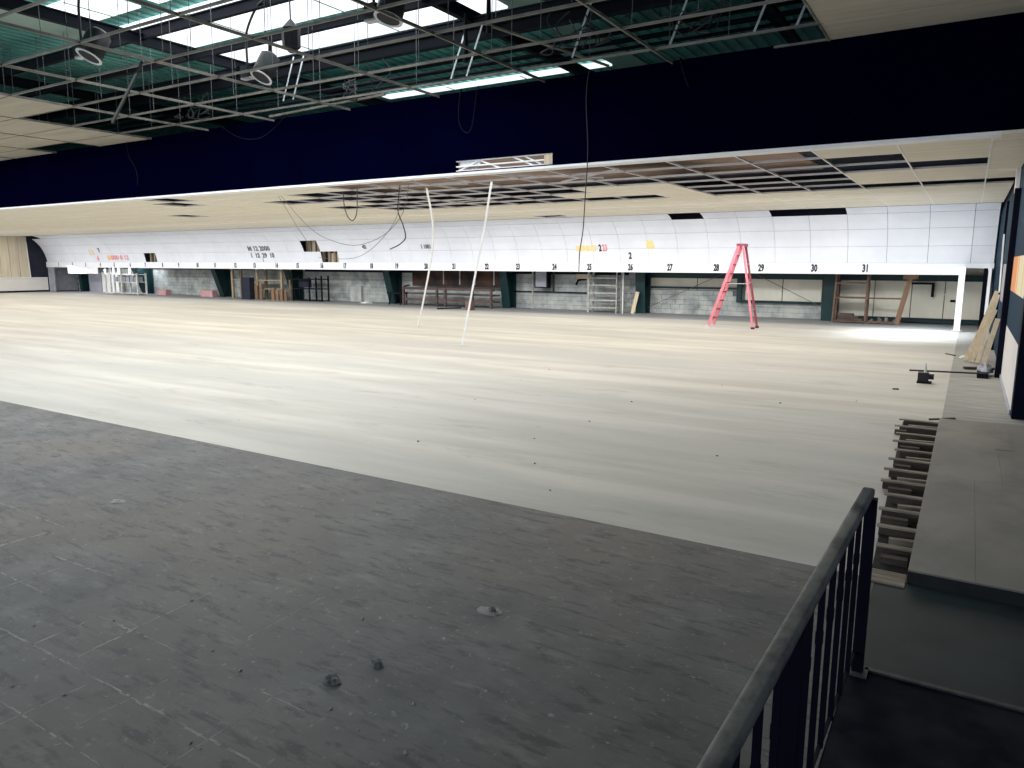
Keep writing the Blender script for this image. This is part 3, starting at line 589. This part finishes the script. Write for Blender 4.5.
for k in range(12):
    yy = 5.72 + .455 * k
    xl = -.40 - .020 * k - rj.random() * .05
    if k in (4, 5, 6): xl -= .04
    obj('joist', MB().bar((xl, yy + .01, .079), (.0, yy + .02, .079), .06, .014), 'joist_wood', pl)
    obj('joist', MB().bar((xl + .01 + rj.random() * .05, yy + .02, .036), (.0, yy + .02, .036), .05, .07), 'joist_dark', pl)  # dark face under the light top, its shading put into the colour
    if k % 2 == 0:
        xs = xl + rj.random() * .12
        obj('joist_offcut', MB().bar((xs, yy - .13, .03), (xs + .12 + rj.random() * .08, yy - .12, .03), .07, .05), 'joist_dark', pl)
    else:
        xs = xl + .10 + rj.random() * .05
        obj('joist_offcut', MB().bar((xs, yy - .17, .03), (-.17, yy - .16, .035), .05, .04), 'joist_wood', pl)
obj('sill_board', MB().box(-.40, -.19, 5.2, 5.42, 0, .012), 'joist_wood', pl)

# =================================================================== RAILING
rl = thing('railing', (-.37, 3.95, 0), 'black iron railing with worn grey handrail in the bottom right foreground', 'railing')
def rx(y): return -.342 - .0237 * (3.95 - y)
hp = [(rx(y), y, 0.962) for y in (3.98, 3.5, 3.0, 2.5, 2.0, 1.5, 1.0, .5, 0.1)]
hb = MB()
sec = []
for k in range(14):
    t = 2 * math.pi * k / 14; sec.append((.029 * math.copysign(abs(math.cos(t)) ** .45, math.cos(t)), .023 * math.copysign(abs(math.sin(t)) ** .45, math.sin(t))))
for (px, py, pz) in hp:
    for sx, sz in sec: hb.v.append((px + sx, py, pz + sz))
for i in range(len(hp) - 1):
    for k in range(14): hb.f.append((i * 14 + k, i * 14 + (k + 1) % 14, (i + 1) * 14 + (k + 1) % 14, (i + 1) * 14 + k))
hb.f.append(tuple(range(14))); hb.f.append(tuple((len(hp) - 1) * 14 + k for k in range(14))[::-1])
obj('handrail', hb, 'rail_paint', rl, smooth=True)
obj('under_bar', MB().bar((rx(3.97), 3.97, .936), (rx(.1), .1, .936), .036, .012), 'rail_black', rl)
obj('bottom_bar', MB().bar((rx(3.95), 3.95, .115), (rx(.1), .1, .115), .016, .012), 'rail_black', rl)

for y in (3.95, 2.375, .8):
    x = rx(y) + (.02 if y > 3 else 0)
    obj('post', MB().box(x - .027, x + .027, y - .027, y + .027, 0, .94), 'rail_black', rl)
obj('post_foot', MB().box(rx(3.95) - .04, rx(3.95) + .07, 3.89, 4.0, 0, .012), 'nosing', rl)
for b0 in (2.375, .8):
    for k in range(1, 7):
        y = b0 + .225 * k; x = rx(y)
        obj('baluster', MB().box(x - .011, x + .011, y - .011, y + .011, .10, .94).box(x - .013, x + .013, y - .013, y + .013, .67, .72), 'rail_black', rl)
        
# =================================================================== LADDER
ld = thing('step_ladder', (-6.5, 24.6, 0), 'tall faded red step ladder standing open under lane 28', 'ladder')
tops = {}
for s in (-1, 1):
    yb = 24.6 + s * .29; yt = 24.6 + s * .17
    fr = obj('front_rail', MB().bar((-7.32, yb, .03), (-6.47, yt, 2.66), .095, .035, (0, 1, 0)), 'ladder_red', ld)
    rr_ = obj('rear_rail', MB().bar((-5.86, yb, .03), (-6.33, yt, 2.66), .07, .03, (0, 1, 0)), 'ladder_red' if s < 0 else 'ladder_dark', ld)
    obj('foot', MB().box(-7.40, -7.26, yb - .04, yb + .04, 0, .06), 'alu', fr); obj('foot', MB().box(-5.91, -5.80, yb - .04, yb + .04, 0, .06), 'cable', rr_)
for k in range(1, 9):
    f = k / 9; x = -7.32 + .85 * f; w = .29 - .12 * f
    obj('step', MB().box(x - .05, x + .05, 24.6 - w, 24.6 + w, 2.64 * f, 2.64 * f + .028), 'ladder_dark', ld)
for k in (2, 5, 7):
    f = k / 9; x = -5.86 - .47 * f; w = .29 - .12 * f
    obj('rear_brace', MB().box(x - .015, x + .015, 24.6 - w, 24.6 + w, 2.66 * f, 2.66 * f + .03), 'alu', ld)
for s in (-1, 1):
    obj('spreader', MB().bar((-6.86, 24.6 + s * .2, 1.45), (-6.12, 24.6 + s * .2, 1.45), .02, .012), 'alu', ld)
obj('top_cap', MB().box(-6.54, -6.26, 24.42, 24.78, 2.64, 2.74), 'ladder_dark', ld)

# =================================================================== HANGING TEE STRIPS AND CABLES
def smooth_path(pts, n=6):
    pts = [Vector(p) for p in pts]; out = []
    P = [pts[0]] + pts + [pts[-1]]
    for i in range(1, len(P) - 2):
        for k in range(n):
            t = k / n; a, b, c, d = P[i - 1], P[i], P[i + 1], P[i + 2]
            out.append(0.5 * ((2 * b) + (c - a) * t + (2 * a - 5 * b + 4 * c - d) * t * t + (3 * b - a - 3 * c + d) * t ** 3))
    out.append(pts[-1]); return out
def strip(name, pts, w, label):
    mb = MB(); pp = smooth_path(pts, 4)
    for a, b in zip(pp, pp[1:]):
        mb.bar(a, b + (b - a).normalized() * .004, w, .012, (0, 1, 0)); mb.bar(a + Vector((0, .02, 0)), b + Vector((0, .02, 0)), .006, .04, (0, 1, 0))
    return tag(obj(name, mb, 'tee'), label, 'strip')
strip('hanging_strip', [(-11.35, 14.4, 3.89), (-11.8, 15.2, 3.1), (-12.7, 16.3, 2.35), (-14.0, 17.6, 1.2), (-15.46, 19.05, .02)], .06, 'left white ceiling strip hanging down to the floor')
strip('hanging_strip', [(-9.13, 13.9, 3.89), (-9.25, 13.95, 3.49), (-9.6, 14.3, 2.9), (-10.3, 14.85, 1.6), (-10.93, 15.23, .02)], .05, 'right white ceiling strip hanging down to the floor, the longer one')
def cable(name, pts, r, m, label, cat='cable', n=6):
    return tag(obj(name, MB().tube(smooth_path(pts), r, n), m, smooth=True), label, cat)
cable('hanging_cable', [(-6.07, 12.46, 5.45), (-6.07, 12.39, 5.45), (-6.09, 12.34, 4.97), (-6.04, 12.34, 4.11), (-6.08, 12.34, 3.24), (-6.11, 12.34, 2.7), (-6.17, 12.34, 2.3), (-6.18, 12.34, 1.95)], .010, 'cable', 'single black cable hanging straight down before the bulkhead to lane 24')
cable('hanging_cable', [(-13.64, 13.93, 3.93), (-13.62, 13.93, 3.54), (-13.52, 13.93, 3.27), (-13.35, 13.93, 3.15), (-13.21, 13.93, 3.31), (-13.17, 13.93, 3.64), (-13.16, 13.93, 3.93)], .012, 'cable', 'black cable hanging in a U loop below the open grid')
cable('hanging_cable', [(-11.78, 13.93, 3.93), (-11.86, 13.93, 3.36), (-11.71, 13.93, 3.00), (-11.64, 13.93, 2.71), (-11.82, 13.93, 2.55), (-12.14, 13.93, 2.43)], .014, 'cable', 'black cable with a curled end right of the U loop')
cable('loose_wire', [(-16.08, 13.93, 3.93), (-15.68, 13.93, 3.45), (-15.33, 13.93, 3.02), (-14.97, 13.93, 2.62)], .007, 'wire', 'short thin wire dropping towards the upper hole in the panel wall')
cable('loose_wire', [(-15.98, 13.93, 3.93), (-15.2, 13.93, 3.25), (-14.5, 13.93, 2.8), (-13.54, 13.93, 2.55), (-12.85, 13.93, 2.60), (-12.19, 13.93, 2.85), (-11.7, 13.93, 3.3), (-11.5, 13.93, 3.93)], .007, 'wire', 'long thin wire sagging between open grid and upper ceiling')
cable('loose_wire', [(-11.75, 13.93, 3.93), (-11.9, 13.93, 3.2), (-12.5, 13.93, 2.6), (-13.2, 13.93, 2.25), (-14.0, 13.93, 2.2), (-14.6, 13.93, 2.24)], .006, 'wire', 'thin wire drooping low before lanes 17 and 18')
cable('hanging_cable', [(-8.88, 12.46, 5.45), (-8.88, 12.39, 5.45), (-8.86, 12.3, 4.9), (-8.72, 12.3, 4.65), (-8.55, 12.3, 4.72), (-8.47, 12.39, 5.45), (-8.47, 12.46, 5.45)], .009, 'rail_black', 'thin cable loop hanging over the top of the black bulkhead')
cable('hanging_cable', [(-16.2, 12.46, 5.45), (-16.2, 12.39, 5.45), (-15.4, 12.3, 5.1), (-14.6, 12.3, 5.05), (-13.9, 12.39, 5.45), (-13.9, 12.46, 5.45)], .009, 'rail_black', 'thin cable sagging over the bulkhead at left')
cable('hanging_cable', [(-20.3, 12.46, 5.45), (-20.3, 12.39, 5.45), (-20.1, 12.3, 5.0), (-19.8, 12.3, 4.6), (-19.8, 12.3, 4.2)], .012, 'rail_black', 'thin cable hanging down the left part of the bulkhead')
cable('hanging_cable', [(-4.4, 12.46, 5.45), (-4.4, 12.39, 5.45), (-4.3, 12.3, 5.2), (-4.2, 12.3, 4.95)], .012, 'rail_black', 'short cable end hanging over the bulkhead at right')

# =================================================================== CONCOURSE CEILING
nc = struct(obj('ceiling', MB().box(-60, 6, -3, 30.3, 7.02, 7.12), 'roof_green'), 'stripped concourse ceiling with bare grid under a green roof', 'ceiling')
ribs = MB()
for k in range(150):
    x = -38 + .28 * k
    ribs.box(x, x + .05, 2, 22, 6.985, 7.02)
obj('deck_ribs', ribs, 'roof_green', nc)['kind'] = 'stuff'
obj('bounce_sheet', MB().box(-40, 3, 12.7, 30, 4.73, 4.75), 'roof_pale', nc)  # unseen pale sheet added to bounce light up onto the roof deck
obj('shaft_side', MB().box(-7.95, -7.25, 7.5, 19, 6.94, 6.98), 'roof_pale', nc)  # flat pale strips: lit sides of the skylight well put into the colour
obj('shaft_side', MB().box(-17.2, -16.3, 7.5, 9.5, 6.94, 6.98), 'roof_pale', nc)
NX = lambda k: -2.1 - 2.44 * k
NY = [4.2, 5.4, 6.62, 7.85, 9.08, 10.30, 11.52]
for y in NY:
    obj('tee_bar', MB().box(-34, -2.1, y - .014, y + .014, 5.395, 5.400).box(-34, -2.1, y - .004, y + .004, 5.400, 5.436), 'tee_old', nc)
for k in range(0, 14):
    x = NX(k)
    obj('tee_bar', MB().box(x - .015, x + .015, 2, 12.42, 5.389, 5.395).box(x - .004, x + .004, 2, 12.42, 5.395, 5.436), 'tee_old', nc)
hw = mesh('hanger_wire', MB().tube([(0, 0, 5.45), (0.02, 0.01, 7.0)], .006, 5), 'wire')
hrnd = random.Random(11)
for y in NY[2:]:
    for k in range(-1, 17):
        inst('hanger_wire', hw, (-3.3 - 1.22 * k + hrnd.uniform(-.25, .25), y + hrnd.uniform(-.03, .03), 0), nc)
# remaining tiles, left cluster and right end
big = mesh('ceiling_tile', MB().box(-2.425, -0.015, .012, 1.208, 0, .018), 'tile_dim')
def near_tile(k, jy): inst('ceiling_tile', big, (NX(k), NY[jy], 5.402), nc)
for k in range(6, 14): near_tile(k, 3)
for k in range(7, 14): near_tile(k, 4); near_tile(k, 5)
for k in range(6, 14): near_tile(k, 2)
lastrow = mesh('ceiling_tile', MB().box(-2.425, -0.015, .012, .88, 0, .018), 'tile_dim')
for k in (7, 9, 10, 11): inst('ceiling_tile', lastrow, (NX(k), 11.52, 5.402), nc)
for jy in range(0, 6):
    for x0 in (.34, 2.78, 5.22): inst('ceiling_tile', big, (x0, NY[jy], 5.402), nc)
for x0 in (.34, 2.78, 5.22): inst('ceiling_tile', lastrow, (x0, 11.52, 5.402), nc)
# skylights
for n, (xa, xb, ya, yb) in enumerate([(-15.9, -14.0, 8.1, 9.05), (-16.3, -8.0, 9.55, 11.25), (-15.9, -8.0, 11.7, 12.75), (-14.3, -8.0, 13.35, 14.15), (-15.2, -8.0, 17.25, 17.62), (-13.5, -8.0, 7.6, 9.1)]):
    w = struct(obj('window_%d' % (n + 1), MB().box(xa, xb, ya, yb, 6.93, 6.97), 'skylight'), ['far left white skylight above the stripped ceiling', 'largest white skylight above the stripped ceiling', 'second white skylight band above the stripped ceiling', 'third, narrower white skylight band', 'thin white skylight band just above the bulkhead', 'white skylight nearest the top edge of the photo'][n], 'skylight')
    for x in ([xa + (xb - xa) * q for q in (.33, .66)] if xb - xa > 3 else [(xa + xb) / 2]):
        obj('glazing_bar', MB().box(x - .012, x + .012, ya, yb, 6.915, 6.93), 'roof_pale', w)
# steel above the grid
def beam(name, a, b, w, h, label, m='steel_dark'):
    mb = MB(); d = Vector((0, 0, h / 2))
    mb.bar(Vector(a) + d, Vector(b) + d, w, .02); mb.bar(Vector(a) - d, Vector(b) - d, w, .02); mb.bar(a, b, .015, h)
    return tag(obj(name, mb, m), label, 'beam')
beam('roof_purlin', (-38, 9.35, 6.6), (3, 9.35, 6.6), .09, .18, 'dark roof purlin crossing the largest skylight')
beam('roof_purlin', (-38, 10.35, 6.4), (3, 10.35, 6.4), .10, .14, 'slim dark purlin below the largest skylight')
beam('roof_purlin', (-38, 11.65, 6.4), (3, 11.65, 6.4), .09, .14, 'dark purlin between the skylight bands')
beam('roof_purlin', (-38, 12.12, 6.36), (3, 12.12, 6.36), .16, .22, 'thickest black purlin above the bulkhead')
beam('roof_purlin', (-38, 14.9, 6.86), (3, 14.9, 6.86), .08, .12, 'far dark purlin beyond the bulkhead')
for x, lb in [(-8.1, 'dark cross beam at the right ends of the skylights'), (-14.5, 'dark cross beam at the left of the skylights'), (-3.4, 'dark cross beam near the right tile field'), (-20.5, 'dark cross beam above the left tile cluster')]:
    beam('cross_beam', (x, 2, 6.5), (x, 22, 6.5), .12, .2, lb)
for y, z, r, lb in [(12.72, 6.2, .035, 'upper dark pipe running above the bulkhead'), (12.95, 6.05, .045, 'middle dark pipe running above the bulkhead'), (13.25, 6.0, .03, 'lower thin dark pipe running above the bulkhead')]:
    tag(obj('long_pipe', MB().tube([(-26, y, z), (1, y, z)], r, 8), 'steel_dark', smooth=True), lb, 'pipe')
for k, (a, b) in enumerate([((-6.95, 10.5, 6.4), (-6.95, 10.5, 5.75)), ((-7.9, 11.2, 6.4), (-7.9, 11.2, 5.6)), ((-12.0, 10.4, 6.4), (-12.0, 10.4, 5.9))]):
    tag(obj('drop_pipe', MB().tube([a, b], .05, 8, radii=[.03, .05]), 'steel_dark'), ['short dark drop pipe right of the front downlight', 'dark drop pipe over the bulkhead near the middle cables', 'dark drop pipe behind the front left grid bars'][k], 'pipe')
# pairs of galvanised straps
sl = [(-12.6, 11.2), (-12.3, 11.2), (-8.45, 11.5), (-8.1, 11.5), (-5.9, 11.4), (-4.3, 11.6), (-3.05, 11.7), (-2.45, 11.7)]
for k, (x, y) in enumerate(sl):
    tag(obj('hanger_strap', MB().bar((x, y, 5.45), (x + .32, y + .05, 6.3), .035, .006, (0, 1, 0)), 'strap'),
        ['first bright strap from the left above the grid', 'second bright strap from the left above the grid', 'left one of the two bright straps beside the thin skylight', 'right one of the two bright straps beside the thin skylight', 'bright strap by the pale roof shaft edge', 'bright strap right of the pale roof shaft', 'left one of the last two straps by the right tiles', 'right one of the last two straps by the right tiles'][k], 'strap')
# recessed downlight cans left hanging on the grid
def downlight(c, tilt, label, box_dx):
    t = thing('downlight', (c[0], c[1], c[2]), label, 'downlight')
    ax = Vector(tilt).normalized(); c = Vector(c)
    cn = obj('can', MB().tube([c, c + ax * .12, c + ax * .42, c + ax * .48], .19, 18, cap=True, radii=[.185, .19, .19, .12]), 'can', t, smooth=True)
    obj('inner_reflector', MB().tube([c - ax * .004, c + ax * .002], .165, 18), 'ink', cn)
    obj('trim_ring', MB().ring(c - ax * .014, ax, .165, .205, .014, 24), 'can_ring', cn)
    j = c + Vector((box_dx, .05, .14))
    jb = obj('junction_box', MB().box(j.x - .1, j.x + .1, j.y - .1, j.y + .1, j.z - .08, j.z + .1), 'can', t)
    obj('mounting_plate', MB().box(min(j.x, c.x) - .14, max(j.x, c.x), j.y - .06, j.y + .06, j.z - .12, j.z - .09), 'alu', jb)
    obj('flex_conduit', MB().tube(smooth_path([(j.x, j.y, j.z + .1), (j.x, j.y, j.z + .55), (j.x + .12, j.y - .05, j.z + .75), (j.x + .7, j.y - .3, j.z + .95), (j.x + 1.5, j.y - .6, j.z + 1.0)]), .022, 7), 'cable', t, smooth=True)
    return t
downlight((-12.70, 7.22, 5.46), (.10, .50, 1), 'left downlight can hanging among the bare grid bars', -.28)
downlight((-11.37, 9.62, 5.46), (.10, .55, 1), 'middle downlight can with junction box before the skylights', -.42)
downlight((-7.16, 8.30, 5.44), (.10, .30, 1), 'large downlight can at the top edge of the photo', -.3)
sp = thing('hanging_lamp_box', (-9.54, 8.67, 5.7), 'dark pointed box hanging right of the middle downlight', 'box')
obj('body', MB().tube([(-9.5, 8.67, 5.40), (-9.5, 8.67, 5.48), (-9.5, 8.67, 5.76), (-9.5, 8.67, 5.9)], .15, 8, radii=[.04, .14, .15, .02]), 'can', sp)
obj('hook', MB().tube([(-9.5, 8.67, 5.9), (-9.5, 8.67, 6.3)], .012, 6), 'cable', sp)
tag(obj('loose_grid_bar', MB().bar((-12.2, 7.85, 5.46), (-13.25, 7.85, 4.56), .05, .03, (0, 1, 0)), 'can'), 'loose grid bar dangling at an angle below the bare grid', 'bar')
tag(obj('loose_grid_bar', MB().bar((-10.4, 11.9, 5.47), (-14.2, 12.2, 5.46), .05, .04), 'tee_old'), 'loose grid bar lying across the grid by the bulkhead', 'bar')
tag(obj('loose_grid_bar', MB().bar((-7.0, 10.4, 5.9), (-5.6, 12.2, 5.45), .05, .03), 'tee_old'), 'loose grid bar slanting down to the bulkhead right of centre', 'bar')
# tangles of cut cable
for n, (x, y, lb) in enumerate([(-11.0, 11.8, 'tangle of cut black cables on the grid above the bulkhead'), (-15.6, 11.4, 'small tangle of cut cables on the grid at left'), (-3.6, 11.1, 'tangle of cut cables near the right tiles'), (-5.6, 10.9, 'tangle of dark wires by the pale roof shaft')]):
    mb = MB(); rr = random.Random(100 + n)
    for k in range(9):
        p = Vector((x + rr.uniform(-.5, .5), y + rr.uniform(-.25, .25), 5.46)); pts = [p]
        for q in range(4): pts.append(pts[-1] + Vector((rr.uniform(-.3, .3), rr.uniform(-.12, .12), rr.uniform(-.05, .26))))
        mb.tube(smooth_path(pts, 4), .011, 5)
    tag(obj('cable_tangle', mb, 'cable'), lb, 'cable')

# =================================================================== DEBRIS ON THE DARK FLOOR
tag(obj('rubble_lump', MB().rock((-2.58, 2.43, 0), .06, .035, .035, 1), 'rubble', smooth=False), 'largest grey rubble lump on the dark floor, at the front', 'rubble')
tag(obj('rubble_lump', MB().rock((-2.49, 2.67, 0), .045, .03, .03, 2), 'rubble'), 'second grey rubble lump just behind the largest one', 'rubble')
pt = tag(obj('plaster_patch', MB().rock((-2.31, 3.49, 0), .085, .06, .012, 3), 'chip'), 'flat pale plaster patch with a dark knob on the dark floor', 'plaster')
obj('knob', MB().rock((-2.30, 3.49, .01), .028, .02, .025, 4), 'rubble', pt)
tag(obj('plaster_patch', MB().rock((-6.26, 3.47, 0), .09, .05, .014, 6), 'chip'), 'flat pale plaster patch far left on the dark floor', 'plaster')
cr = random.Random(21)
chip_me = [mesh('debris_chip', MB().rock((0, 0, 0), .016, .011, .010, 40 + k), 'chip') for k in range(3)]
spots = [(-2.41, 2.26), (-2.75, 1.75), (-3.35, 2.3), (-3.05, 2.25), (-2.1, 2.5), (-1.9, 2.2), (-1.45, 2.1), (-2.9, 3.0), (-3.6, 1.65), (-3.9, 1.55)]
spots += [(cr.uniform(-4.6, -.8), cr.uniform(1.3, 3.2)) for _ in range(26)]
for k, (x, y) in enumerate(spots):
    o = bpy.data.objects.new('debris_chip', chip_me[k % 3]); COL.objects.link(o); o.location = (x, y, .004); o.rotation_euler = (0, 0, cr.random() * 6)
    s = cr.uniform(.25, .7) if k > 9 else .8; o.scale = (s, s, s)
    tag(o, 'tiny pale debris chip scattered on the dark grey floor', 'debris', 'pale chips on the dark floor')
for k in range(14):
    o = bpy.data.objects.new('dark_crumb', chip_me[0].copy()); o.data.materials.clear(); o.data.materials.append(M['rubble']); COL.objects.link(o)
    o.location = (cr.uniform(-9, -1), cr.uniform(5.6, 13), 0); s = cr.uniform(.6, 1.3); o.scale = (s, s, s)
    tag(o, 'tiny dark crumb lying on the pale cream floor', 'debris', 'dark crumbs on the cream floor')
